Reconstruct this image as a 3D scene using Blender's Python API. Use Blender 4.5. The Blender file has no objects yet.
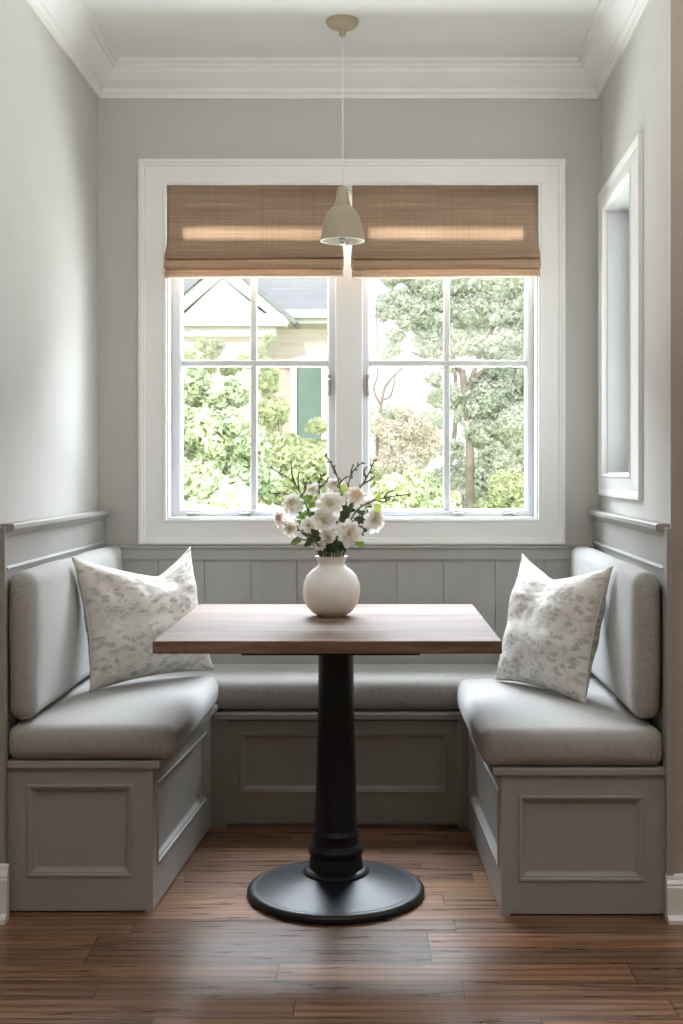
import bpy, math, random
import numpy as np
from mathutils import Vector, Matrix, noise

random.seed(7)
rng = np.random.default_rng(7)
scene = bpy.context.scene
C = scene.collection

# ------------------------------------------------------------------ camera, light, exposure
F, VX, VY, H = 1250.0, 368.0, 472.0, 1.157
def P(px, py, Y):
    return Vector(((px - VX) * Y / F, Y, H + (VY - py) * Y / F))

cam_d = bpy.data.cameras.new('camera')
cam = bpy.data.objects.new('camera', cam_d)
C.objects.link(cam)
cam.location = (0, 0, H)
cam.rotation_euler = (math.radians(90), 0, 0)
cam_d.sensor_width = 36
cam_d.sensor_fit = 'AUTO'
cam_d.lens = F / 1024 * 36
cam_d.shift_x = (341.5 - VX) / 1024
cam_d.shift_y = -(512 - VY) / 1024
cam_d.clip_start = 0.05
cam_d.clip_end = 300
scene.camera = cam

scene.view_settings.view_transform = 'Standard'
scene.view_settings.look = 'None'
scene.view_settings.gamma = 1
scene.view_settings.use_curve_mapping = False
scene.view_settings.exposure = 0.0
scene.cycles.use_denoising = True
scene.cycles.max_bounces = 10
scene.cycles.diffuse_bounces = 6
scene.cycles.transparent_max_bounces = 12
scene.cycles.caustics_reflective = False
scene.cycles.caustics_refractive = False
scene.cycles.sample_clamp_indirect = 8

world = bpy.data.worlds.new('overcast_sky')
scene.world = world
world.use_nodes = True
bg = world.node_tree.nodes['Background']
bg.inputs[0].default_value = (0.93, 0.97, 1.0, 1)
bg.inputs[1].default_value = 1.5

def lamp(name, kind, loc, target, energy, color, size=1, size_y=None, portal=False):
    d = bpy.data.lights.new(name, kind)
    o = bpy.data.objects.new(name, d)
    C.objects.link(o)
    o.location = loc
    o.rotation_euler = (Vector(target) - Vector(loc)).to_track_quat('-Z', 'Y').to_euler()
    d.energy = energy
    d.color = color
    if kind == 'AREA':
        d.shape = 'RECTANGLE'
        d.size = size
        d.size_y = size_y or size
        if portal:
            d.cycles.is_portal = True
    if kind == 'SUN':
        d.angle = size
    return o

lamp('sun', 'SUN', (-3, -10, 14), (0.5, 9, 0), 2.1, (1.0, 0.97, 0.93), math.radians(5))
lamp('fill_garden', 'AREA', (-0.1, 7.4, 4.4), (-0.1, 4.0, 1.0), 2000, (0.83, 0.91, 1.0), 5.0, 2.4)  # added lamp above the view, boosting daylight through the back window
lamp('fill_upwash', 'AREA', (-0.1, 6.0, 0.1), (-0.1, 4.2, 1.9), 400, (0.90, 0.95, 1.0), 3.6, 1.2)  # added lamp below the sill, invented ground bounce to lift the ceiling
lamp('fill_east', 'AREA', (3.6, 6.9, 1.6), (-.6, 4.0, 1.4), 150, (0.86, 0.92, 1.0), 3.4, 2.6)  # added lamp out of view, brightens the left wall through the window
lamp('fill_west', 'AREA', (-3.6, 6.9, 1.6), (.6, 4.0, 1.4), 175, (0.86, 0.92, 1.0), 3.4, 2.6)  # added counterpart out of view, brightens the right wall
lamp('fill_side_window', 'AREA', (2.6, 3.4, 2.6), (0.75, 4.05, 1.5), 110, (0.84, 0.92, 1.0), 1.6, 1.6)  # added lamp outside the right-wall window to strengthen its light
lamp('fill_ceiling_bounce', 'AREA', (0, 1.3, 1.95), (0, 1.5, 2.62), 42, (1.0, 0.95, 0.88), 2.4, 1.2)  # unseen lamp added to bounce fill off the ceiling, no real fixture
lamp('fill_warm_rear', 'AREA', (0.3, -2.2, 1.9), (0, 4, 1.6), 9, (1.0, 0.84, 0.68), 3.6, 1.4)  # unseen warm fill added behind the camera

# ------------------------------------------------------------------ materials
def new_mat(name):
    m = bpy.data.materials.new(name)
    m.use_nodes = True
    nt = m.node_tree
    b = nt.nodes['Principled BSDF']
    return m, nt, b

def nd(nt, t, **kw):
    n = nt.nodes.new(t)
    for k, v in kw.items():
        setattr(n, k, v)
    return n

def mapping(nt, scale=(1, 1, 1), coord='Object', rot=(0, 0, 0)):
    tc = nd(nt, 'ShaderNodeTexCoord')
    mp = nd(nt, 'ShaderNodeMapping')
    mp.inputs['Scale'].default_value = scale
    mp.inputs['Rotation'].default_value = rot
    nt.links.new(tc.outputs[coord], mp.inputs[0])
    return mp

def noise_tex(nt, mp, scale, detail=3, rough=.5, dist=0.):
    n = nd(nt, 'ShaderNodeTexNoise')
    n.inputs['Scale'].default_value = scale
    n.inputs['Detail'].default_value = detail
    n.inputs['Roughness'].default_value = rough
    n.inputs['Distortion'].default_value = dist
    if mp: nt.links.new(mp.outputs[0], n.inputs['Vector'])
    return n

def ramp(nt, src, stops):
    r = nd(nt, 'ShaderNodeValToRGB')
    el = r.color_ramp.elements
    while len(el) < len(stops): el.new(0.5)
    for e, (p, c) in zip(el, stops):
        e.position = p
        e.color = (*c, 1)
    nt.links.new(src, r.inputs[0])
    return r

def bump(nt, b, src, strength=.2, dist=.002):
    bm = nd(nt, 'ShaderNodeBump')
    bm.inputs['Strength'].default_value = strength
    bm.inputs['Distance'].default_value = dist
    nt.links.new(src, bm.inputs['Height'])
    nt.links.new(bm.outputs[0], b.inputs['Normal'])
    return bm

def mix(nt, a, b, fac, mode='MIX'):
    m = nd(nt, 'ShaderNodeMix', data_type='RGBA', blend_type=mode)
    for inp, v in ((m.inputs[6], a), (m.inputs[7], b), (m.inputs[0], fac)):
        if isinstance(v, (int, float)): inp.default_value = v
        elif isinstance(v, tuple): inp.default_value = (*v, 1)
        else: nt.links.new(v, inp)
    return m.outputs[2]

def paint(name, col, rough=.5, var=.03, bstr=.05, nscale=60):
    m, nt, b = new_mat(name)
    mp = mapping(nt)
    n = noise_tex(nt, mp, 3.5, 3)
    lo = tuple(c * (1 - var) for c in col); hi = tuple(min(1, c * (1 + var)) for c in col)
    r = ramp(nt, n.outputs[0], [(.35, lo), (.65, hi)])
    nt.links.new(r.outputs[0], b.inputs['Base Color'])
    b.inputs['Roughness'].default_value = rough
    n2 = noise_tex(nt, mp, nscale, 2)
    bump(nt, b, n2.outputs[0], bstr, .001)
    return m

M_wall = paint('wall_paint', (.56, .549, .521), .85, .015, .06, 220)
M_ceil = paint('ceiling_paint', (.84, .84, .83), .9, .01, .05, 200)
M_trim = paint('trim_paint', (.82, .815, .80), .38, .01, .03, 90)
M_sash = paint('sash_paint_backlit', (.66, .67, .68), .35, .01, .02, 90)  # white sash darkened in its base colour to suggest backlit shade
M_cab = paint('cabinet_paint', (.345, .335, .315), .42, .03, .06, 120)
M_cabback = paint('board_paint', (.40, .395, .375), .45, .03, .05, 120)
M_black = paint('black_iron', (.009, .010, .013), .42, .2, .12, 160)
M_black.node_tree.nodes['Principled BSDF'].inputs['Specular IOR Level'].default_value = .32
M_metal = paint('grey_metal', (.35, .34, .32), .35, .1, .02)
M_metal.node_tree.nodes['Principled BSDF'].inputs['Metallic'].default_value = .8
M_pend = paint('pendant_enamel', (.40, .34, .24), .42, .03, .02)
M_pendin = paint('pendant_inside', (.72, .69, .60), .5, .02, .02)
M_cer = paint('white_ceramic', (.91, .90, .88), .16, .02, .03, 40)
M_stem = paint('branch_bark', (.16, .16, .09), .7, .3, .3, 300)
M_gstem = paint('green_stem', (.10, .16, .05), .55, .3, .1, 200)
M_leaf = paint('cut_leaf', (.17, .27, .06), .45, .35, .1, 150)
M_dleaf = paint('dark_leaf', (.06, .10, .04), .5, .35, .1, 150)
M_lleaf = paint('bright_leaf', (.45, .58, .14), .45, .2, .1, 150)
M_petal = paint('cream_petal', (.93, .915, .88), .6, .03, .1, 150)
M_ppetal = paint('blush_petal', (.92, .83, .77), .6, .05, .1, 150)
M_yolk = paint('stamen_yellow', (.82, .70, .40), .7, .3, .3, 400)
M_bark = paint('tree_bark', (.34, .29, .25), .9, .3, .5, 30)
M_white_ext = paint('exterior_white', (.74, .74, .73), .7, .02, .05, 40)
M_green_ext = paint('shutter_green', (.21, .30, .27), .6, .08, .05, 40)
M_winext = paint('window_dark', (.35, .42, .45), .2, .1, .02, 10)
M_grass = paint('lawn', (.34, .44, .18), .95, .3, .6, 40)

def add_transl(m, amt, col):
    nt = m.node_tree
    b = nt.nodes['Principled BSDF']; out = nt.nodes['Material Output']
    t = nd(nt, 'ShaderNodeBsdfTranslucent'); t.inputs[0].default_value = (*col, 1)
    mx = nd(nt, 'ShaderNodeMixShader'); mx.inputs[0].default_value = amt
    nt.links.new(b.outputs[0], mx.inputs[1]); nt.links.new(t.outputs[0], mx.inputs[2])
    nt.links.new(mx.outputs[0], out.inputs[0])
add_transl(M_petal, .5, (.97, .94, .88)); add_transl(M_ppetal, .5, (.97, .87, .80))
add_transl(M_lleaf, .35, (.55, .7, .15)); add_transl(M_leaf, .25, (.3, .5, .1))

def foliage_mat(name, a, b_, c):  # leaf colours paled to stand in for haze over the garden
    m, nt, b = new_mat(name)
    mp = mapping(nt)
    n = noise_tex(nt, mp, 2.2, 6, .65)
    r = ramp(nt, n.outputs[0], [(.36, a), (.5, b_), (.64, c)])
    nt.links.new(r.outputs[0], b.inputs['Base Color'])
    b.inputs['Roughness'].default_value = .7
    out = nt.nodes['Material Output']
    t = nd(nt, 'ShaderNodeBsdfTranslucent'); nt.links.new(r.outputs[0], t.inputs[0])
    mx = nd(nt, 'ShaderNodeMixShader'); mx.inputs[0].default_value = .4
    nt.links.new(b.outputs[0], mx.inputs[1]); nt.links.new(t.outputs[0], mx.inputs[2])
    nt.links.new(mx.outputs[0], out.inputs[0])
    return m
M_fol1 = foliage_mat('foliage_garden', (.42, .50, .34), (.60, .67, .46), (.80, .82, .60))
M_fol2 = foliage_mat('foliage_yellow', (.56, .62, .42), (.75, .79, .54), (.88, .89, .68))
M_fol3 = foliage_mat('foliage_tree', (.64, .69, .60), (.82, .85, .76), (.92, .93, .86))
M_fol4 = foliage_mat('foliage_blush', (.80, .78, .68), (.90, .85, .77), (.94, .91, .86))

# fabric: woven grey linen
def fabric(name, col, along=(1, 1, 1), strength=.06):
    m, nt, b = new_mat(name)
    mp = mapping(nt, along)
    n = noise_tex(nt, mp, 1.0, 4, .6)
    mp2 = mapping(nt)
    n2 = noise_tex(nt, mp2, 5, 2)
    lo = tuple(c * .82 for c in col); hi = tuple(c * 1.13 for c in col)
    r = ramp(nt, n.outputs[0], [(.36, lo), (.64, hi)])
    o = mix(nt, r.outputs[0], (.95, .95, .95), .0)
    r2 = ramp(nt, n2.outputs[0], [(.3, (.94, .94, .94)), (.7, (1, 1, 1))])
    o = mix(nt, r.outputs[0], r2.outputs[0], 1.0, 'MULTIPLY')
    nt.links.new(o, b.inputs['Base Color'])
    b.inputs['Roughness'].default_value = .9
    b.inputs['Sheen Weight'].default_value = .25
    bump(nt, b, n.outputs[0], strength, .002)
    return m
M_fabx = fabric('linen_seat', (.385, .375, .36), (330, 330, 25))
M_fabb = fabric('linen_back', (.385, .375, .36), (60, 260, 330))

# pillow cloth with sprigs
m, nt, b = new_mat('toile_cloth'); M_pil = m
mp = mapping(nt, (1, 1, 1), 'UV')
n0 = noise_tex(nt, mp, 9, 3)
off = nd(nt, 'ShaderNodeVectorMath', operation='MULTIPLY_ADD')
nt.links.new(n0.outputs['Color'], off.inputs[0]); off.inputs[1].default_value = (.11, .11, .11)
nt.links.new(mp.outputs[0], off.inputs[2])
st_ = nd(nt, 'ShaderNodeMapping'); st_.inputs['Scale'].default_value = (1.0, 1.7, 1); st_.inputs['Rotation'].default_value = (0, 0, .6)
nt.links.new(off.outputs[0], st_.inputs[0])
v = nd(nt, 'ShaderNodeTexVoronoi', feature='F1'); v.inputs['Scale'].default_value = 13
nt.links.new(st_.outputs[0], v.inputs['Vector'])
e1 = ramp(nt, v.outputs['Distance'], [(.38, (1, 1, 1)), (.50, (0, 0, 0))])
n3 = noise_tex(nt, mp, 5.0, 2, .5, .8)
e3 = ramp(nt, n3.outputs[0], [(.36, (.2, .2, .2)), (.47, (1, 1, 1))])
n1 = noise_tex(nt, mp, 30, 3, .7, 1.6)
e2 = ramp(nt, n1.outputs[0], [(.36, (.15, .15, .15)), (.52, (1, 1, 1))])
vb = nd(nt, 'ShaderNodeTexVoronoi', feature='DISTANCE_TO_EDGE'); vb.inputs['Scale'].default_value = 4.5
nt.links.new(off.outputs[0], vb.inputs['Vector'])
e4 = ramp(nt, vb.outputs['Distance'], [(.02, (.4, .4, .4)), (.045, (0, 0, 0))])
a1 = mix(nt, e1.outputs[0], e3.outputs[0], 1.0, 'MULTIPLY')
a1 = mix(nt, a1, e2.outputs[0], 1.0, 'MULTIPLY')
a2 = mix(nt, e4.outputs[0], e2.outputs[0], 1.0, 'MULTIPLY')
a3 = mix(nt, a1, a2, 1.0, 'LIGHTEN')
base = mix(nt, (.72, .695, .65), (.45, .43, .395), a3)
nt.links.new(base, b.inputs['Base Color'])
b.inputs['Roughness'].default_value = .92
mpw = mapping(nt, (1, 1, 1), 'UV')
nw = noise_tex(nt, mpw, 260, 2); bump(nt, b, nw.outputs[0], .12, .001)

# wood floor
m, nt, b = new_mat('oak_floor'); M_floor = m
mp = mapping(nt)
br = nd(nt, 'ShaderNodeTexBrick', offset=0., offset_frequency=2, squash=1.0)
br.inputs['Color1'].default_value = (0, 0, 0, 1); br.inputs['Color2'].default_value = (1, 1, 1, 1)
br.inputs['Mortar'].default_value = (.5, .5, .5, 1)
br.inputs['Scale'].default_value = 1; br.inputs['Mortar Size'].default_value = .0018
br.inputs['Mortar Smooth'].default_value = .3
br.inputs['Brick Width'].default_value = .82; br.inputs['Row Height'].default_value = .098
sxyz = nd(nt, 'ShaderNodeSeparateXYZ'); nt.links.new(mp.outputs[0], sxyz.inputs[0])
dv = nd(nt, 'ShaderNodeMath', operation='DIVIDE'); nt.links.new(sxyz.outputs[1], dv.inputs[0]); dv.inputs[1].default_value = .098
fl_ = nd(nt, 'ShaderNodeMath', operation='FLOOR'); nt.links.new(dv.outputs[0], fl_.inputs[0])
wn = nd(nt, 'ShaderNodeTexWhiteNoise', noise_dimensions='1D'); nt.links.new(fl_.outputs[0], wn.inputs['W'])
ma = nd(nt, 'ShaderNodeMath', operation='MULTIPLY_ADD'); nt.links.new(wn.outputs[0], ma.inputs[0]); ma.inputs[1].default_value = 7.3
nt.links.new(sxyz.outputs[0], ma.inputs[2])
cxyz = nd(nt, 'ShaderNodeCombineXYZ'); nt.links.new(ma.outputs[0], cxyz.inputs[0]); nt.links.new(sxyz.outputs[1], cxyz.inputs[1])
nt.links.new(cxyz.outputs[0], br.inputs['Vector'])
sp = nd(nt, 'ShaderNodeVectorMath', operation='MULTIPLY_ADD')
nt.links.new(br.outputs['Color'], sp.inputs[0]); sp.inputs[1].default_value = (13, 7, 3)
nt.links.new(mp.outputs[0], sp.inputs[2])
ms = nd(nt, 'ShaderNodeMapping'); ms.inputs['Scale'].default_value = (1.3, 15, 1)
nt.links.new(sp.outputs[0], ms.inputs[0])
g1 = noise_tex(nt, ms, 1.5, 7, .62, 1.9)
ms2 = nd(nt, 'ShaderNodeMapping'); ms2.inputs['Scale'].default_value = (.55, 6.5, 1)
nt.links.new(sp.outputs[0], ms2.inputs[0])
wv = nd(nt, 'ShaderNodeTexWave', wave_type='BANDS', bands_direction='Y')
wv.inputs['Scale'].default_value = 1.4; wv.inputs['Distortion'].default_value = 9
wv.inputs['Detail'].default_value = 3; wv.inputs['Detail Scale'].default_value = .9
nt.links.new(ms2.outputs[0], wv.inputs['Vector'])
c1 = ramp(nt, g1.outputs[0], [(.15, (.11, .052, .026)), (.40, (.175, .088, .044)), (.56, (.245, .130, .070)), (.76, (.35, .205, .118))])
c2 = ramp(nt, wv.outputs[0], [(.0, (.42, .38, .36)), (.5, (1, 1, 1))])
c = mix(nt, c1.outputs[0], c2.outputs[0], .8, 'MULTIPLY')
c3 = ramp(nt, br.outputs['Color'], [(.0, (.60, .57, .55)), (.5, (1, 1, 1)), (1, (1.55, 1.5, 1.42))])
c = mix(nt, c, c3.outputs[0], 1.0, 'MULTIPLY')
c = mix(nt, c, (.03, .018, .012), br.outputs['Fac'])
nt.links.new(c, b.inputs['Base Color'])
rr = ramp(nt, g1.outputs[0], [(.3, (.25, .25, .25)), (.7, (.36, .36, .36))])
nt.links.new(rr.outputs[0], b.inputs['Roughness'])
b.inputs['Specular IOR Level'].default_value = .8
bump(nt, b, g1.outputs[0], .10, .002)

# walnut table top
m, nt, b = new_mat('walnut_top'); M_walnut = m
mp = mapping(nt, (2.0, 22, 22))
g1 = noise_tex(nt, mp, 1.6, 6, .6, .8)
mpb = mapping(nt, (1, 11.9, 1))
pl = nd(nt, 'ShaderNodeTexWhiteNoise', noise_dimensions='1D')
sx = nd(nt, 'ShaderNodeSeparateXYZ'); nt.links.new(mpb.outputs[0], sx.inputs[0])
fl = nd(nt, 'ShaderNodeMath', operation='FLOOR'); nt.links.new(sx.outputs[1], fl.inputs[0])
nt.links.new(fl.outputs[0], pl.inputs['W'])
c1 = ramp(nt, g1.outputs[0], [(.3, (.11, .062, .044)), (.5, (.18, .112, .082)), (.7, (.28, .19, .145))])
c2 = ramp(nt, pl.outputs[0], [(.0, (.75, .75, .75)), (1, (1.3, 1.27, 1.25))])
c = mix(nt, c1.outputs[0], c2.outputs[0], 1.0, 'MULTIPLY')
nt.links.new(c, b.inputs['Base Color'])
b.inputs['Roughness'].default_value = .48
b.inputs['Specular IOR Level'].default_value = .2
bump(nt, b, g1.outputs[0], .08, .001)

# woven wood shade
def shade_mat(name, tr):
    m, nt, b = new_mat(name)
    mp = mapping(nt, (3, 3, 260)); n = noise_tex(nt, mp, 1.0, 5, .7)
    mpv = mapping(nt, (240, 1, 2)); nv = noise_tex(nt, mpv, 1.0, 3, .6)
    mpw = mapping(nt, (.8, .8, 22)); nw = noise_tex(nt, mpw, 1.0, 2, .5)
    c1 = ramp(nt, n.outputs[0], [(.3, (.35, .24, .158)), (.5, (.52, .375, .265)), (.7, (.70, .55, .415))])
    c2 = ramp(nt, nv.outputs[0], [(.32, (.62, .6, .58)), (.5, (1, 1, 1)), (.7, (1.1, 1.1, 1.1))])
    c3 = ramp(nt, nw.outputs[0], [(.35, (.82, .8, .78)), (.65, (1.1, 1.1, 1.1))])
    c = mix(nt, c1.outputs[0], c2.outputs[0], .45, 'MULTIPLY'); c = mix(nt, c, c3.outputs[0], 1.0, 'MULTIPLY')
    nt.links.new(c, b.inputs['Base Color']); b.inputs['Roughness'].default_value = .8
    bump(nt, b, n.outputs[0], .4, .002)
    t = nd(nt, 'ShaderNodeBsdfTranslucent')
    ct = mix(nt, c, (1.0, .85, .7), .5); nt.links.new(ct, t.inputs[0])
    mx = nd(nt, 'ShaderNodeMixShader'); mx.inputs[0].default_value = tr
    nt.links.new(b.outputs[0], mx.inputs[1]); nt.links.new(t.outputs[0], mx.inputs[2])
    nt.links.new(mx.outputs[0], nt.nodes['Material Output'].inputs[0])
    return m
M_shade = shade_mat('woven_wood', .35)
M_lining = paint('shade_lining', (.62, .56, .49), .9, .05, .1, 200)

# glass
m, nt, b = new_mat('window_glass'); M_glass = m
tr = nd(nt, 'ShaderNodeBsdfTransparent'); gl = nd(nt, 'ShaderNodeBsdfGlossy'); gl.inputs['Roughness'].default_value = .02
lw = nd(nt, 'ShaderNodeLayerWeight')
pw = nd(nt, 'ShaderNodeMath', operation='POWER'); nt.links.new(lw.outputs['Facing'], pw.inputs[0]); pw.inputs[1].default_value = 5
fr = nd(nt, 'ShaderNodeMath', operation='MULTIPLY_ADD'); nt.links.new(pw.outputs[0], fr.inputs[0]); fr.inputs[1].default_value = .8; fr.inputs[2].default_value = .025
mx = nd(nt, 'ShaderNodeMixShader'); nt.links.new(fr.outputs[0], mx.inputs[0])
nt.links.new(tr.outputs[0], mx.inputs[1]); nt.links.new(gl.outputs[0], mx.inputs[2])
nt.links.new(mx.outputs[0], nt.nodes['Material Output'].inputs[0])

# exterior brick and slate
def brickmat(name, c1, c2, mort, w, h, ms, rot=(0, 0, 0)):
    m, nt, b = new_mat(name)
    mp = mapping(nt, rot=rot)
    br = nd(nt, 'ShaderNodeTexBrick')
    br.inputs['Color1'].default_value = (*c1, 1); br.inputs['Color2'].default_value = (*c2, 1); br.inputs['Mortar'].default_value = (*mort, 1)
    br.inputs['Scale'].default_value = 1; br.inputs['Brick Width'].default_value = w; br.inputs['Row Height'].default_value = h
    br.inputs['Mortar Size'].default_value = ms
    nt.links.new(mp.outputs[0], br.inputs['Vector']); nt.links.new(br.outputs[0], b.inputs['Base Color'])
    b.inputs['Roughness'].default_value = .9
    return m
M_brick = brickmat('pale_brick', (.70, .55, .49), (.80, .67, .61), (.76, .70, .66), .22, .075, .012, (math.radians(-90), 0, 0))
M_slate = brickmat('roof_slate', (.36, .375, .40), (.40, .41, .44), (.34, .35, .38), .25, .07, .006, (math.radians(-90), 0, 0))

# ------------------------------------------------------------------ mesh helpers
ORG = {}
def empty(name, loc, **tags):
    o = bpy.data.objects.new(name, None)
    C.objects.link(o)
    o.empty_display_size = .05
    o.location = loc
    ORG[o.name] = Vector(loc)
    for k, v in tags.items(): o[k] = v
    return o

class MB:
    def __init__(s): s.v = []; s.f = []; s.uv = None
    def add(s, v, f):
        n = len(s.v); s.v += [Vector(p) for p in v]; s.f += [tuple(i + n for i in q) for q in f]; return s
    def hexa(s, p):
        return s.add(p, [(0, 3, 2, 1), (4, 5, 6, 7), (0, 1, 5, 4), (1, 2, 6, 5), (2, 3, 7, 6), (3, 0, 4, 7)])
    def box(s, x0, x1, y0, y1, z0, z1):
        return s.hexa([(x0, y0, z0), (x1, y0, z0), (x1, y1, z0), (x0, y1, z0), (x0, y0, z1), (x1, y0, z1), (x1, y1, z1), (x0, y1, z1)])
    def quadbox(s, q, z0, z1):
        return s.hexa([(x, y, z0) for x, y in q] + [(x, y, z1) for x, y in q])
    def lathe(s, prof, c, seg=48, cap=True):
        n = len(s.v); c = Vector(c)
        for r, z in prof:
            for k in range(seg):
                a = 2 * math.pi * k / seg
                s.v.append(c + Vector((r * math.cos(a), r * math.sin(a), z)))
        for i in range(len(prof) - 1):
            for k in range(seg):
                k2 = (k + 1) % seg
                s.f.append((n + i * seg + k, n + i * seg + k2, n + (i + 1) * seg + k2, n + (i + 1) * seg + k))
        if cap:
            s.f.append(tuple(n + k for k in reversed(range(seg))))
            s.f.append(tuple(n + (len(prof) - 1) * seg + k for k in range(seg)))
        return s
    def tube(s, pts, rad, seg=8):
        pts = [Vector(p) for p in pts]; n = len(s.v)
        if not isinstance(rad, (list, tuple)): rad = [rad] * len(pts)
        up = Vector((0.3, 0.9, 0.2)).normalized()
        for i, p in enumerate(pts):
            d = (pts[min(i + 1, len(pts) - 1)] - pts[max(i - 1, 0)]).normalized()
            a = d.cross(up)
            if a.length < 1e-4: a = d.cross(Vector((1, 0, 0)))
            a.normalize(); b_ = d.cross(a).normalized()
            for k in range(seg):
                t = 2 * math.pi * k / seg
                s.v.append(p + (a * math.cos(t) + b_ * math.sin(t)) * rad[i])
        for i in range(len(pts) - 1):
            for k in range(seg):
                k2 = (k + 1) % seg
                s.f.append((n + i * seg + k, n + i * seg + k2, n + (i + 1) * seg + k2, n + (i + 1) * seg + k))
        s.f.append(tuple(n + k for k in reversed(range(seg))))
        s.f.append(tuple(n + (len(pts) - 1) * seg + k for k in range(seg)))
        return s
    def ball(s, c, r, seg=8, squash=(1, 1, 1)):
        c = Vector(c); n = len(s.v); rings = seg // 2
        s.v.append(c + Vector((0, 0, -r * squash[2])))
        for i in range(1, rings):
            ph = -math.pi / 2 + math.pi * i / rings
            for k in range(seg):
                t = 2 * math.pi * k / seg
                s.v.append(c + Vector((r * math.cos(ph) * math.cos(t) * squash[0], r * math.cos(ph) * math.sin(t) * squash[1], r * math.sin(ph) * squash[2])))
        s.v.append(c + Vector((0, 0, r * squash[2]))); top = len(s.v) - 1
        for k in range(seg):
            k2 = (k + 1) % seg
            s.f.append((n, n + 1 + k2, n + 1 + k))
            for i in range(rings - 2):
                a = n + 1 + i * seg
                s.f.append((a + k, a + k2, a + seg + k2, a + seg + k))
            a = n + 1 + (rings - 2) * seg
            s.f.append((a + k, a + k2, top))
        return s
    def rings(s, O, U, V, N, rects, close_in=True):
        """nested rectangles (u0,u1,v0,v1,h) from the outside in; h along N"""
        n = len(s.v); O, U, V, N = map(Vector, (O, U, V, N))
        for u0, u1, v0, v1, h in rects:
            for u, v_ in ((u0, v0), (u1, v0), (u1, v1), (u0, v1)):
                s.v.append(O + U * u + V * v_ + N * h)
        for i in range(len(rects) - 1):
            for k in range(4):
                k2 = (k + 1) % 4
                s.f.append((n + i * 4 + k, n + i * 4 + k2, n + i * 4 + 4 + k2, n + i * 4 + 4 + k))
        if close_in: s.f.append(tuple(n + (len(rects) - 1) * 4 + k for k in range(4)))
        else:
            i = len(rects) - 1
            for k in range(4):
                k2 = (k + 1) % 4
                s.f.append((n + i * 4 + k, n + i * 4 + k2, n + k2, n + k))
        return s
    def build(s, name, mat, parent=None, loc=None, smooth=False, bevel=0, fix=True, **tags):
        if parent is not None: org = ORG[parent.name]
        else: org = Vector(loc) if loc is not None else Vector((0, 0, 0))
        me = bpy.data.meshes.new(name)
        me.from_pydata([tuple(p - org) for p in s.v], [], s.f)
        me.materials.append(mat)
        if s.uv is not None:
            uvl = me.uv_layers.new(name='UVMap')
            for lp in me.loops: uvl.data[lp.index].uv = s.uv[lp.vertex_index]
        if fix:
            import bmesh
            bm = bmesh.new(); bm.from_mesh(me)
            bmesh.ops.recalc_face_normals(bm, faces=bm.faces)
            bm.to_mesh(me); bm.free()
        if smooth:
            me.polygons.foreach_set('use_smooth', [True] * len(me.polygons))
        o = bpy.data.objects.new(name, me)
        C.objects.link(o)
        if parent is not None:
            o.parent = parent; ORG[o.name] = org
        else:
            o.location = org; ORG[o.name] = org
        if bevel:
            md = o.modifiers.new('bevel', 'BEVEL'); md.width = bevel; md.segments = 2; md.limit_method = 'ANGLE'
        if smooth == 'angle':
            md = o.modifiers.new('split', 'EDGE_SPLIT'); md.split_angle = math.radians(38)
        for k, v_ in tags.items(): o[k] = v_
        return o

def panel(mb, p0, p1, z0, z1, n, stl, str_, bot, top, thick=.018):
    """framed panel on the vertical plane through plan points p0,p1 facing n; molding then recessed field"""
    p0 = Vector((*p0, 0)); p1 = Vector((*p1, 0)); W = (p1 - p0).length; U = (p1 - p0).normalized()
    N = Vector((*n, 0)).normalized()
    R = lambda d, h: (stl + d, W - str_ - d, z0 + bot + d, z1 - top - d, h)
    rects = [(0, W, z0, z1, -thick), (0, W, z0, z1, 0), R(0, 0), R(.002, .004), R(.007, .004), R(.010, -.001), R(.013, -.001),
             R(.020, -.010), R(.024, -.012)]
    return mb.rings(p0, U, (0, 0, 1), N, rects)

def tgrid(n=9, edge=.18):
    a = [-1 + edge * (1 - math.cos(math.pi / 2 * i / 5)) for i in range(6)]
    mid = [a[-1] + (-2 * a[-1]) * i / (n + 1) for i in range(1, n + 1)]
    return a + mid + [-x for x in reversed(a)]

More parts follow.
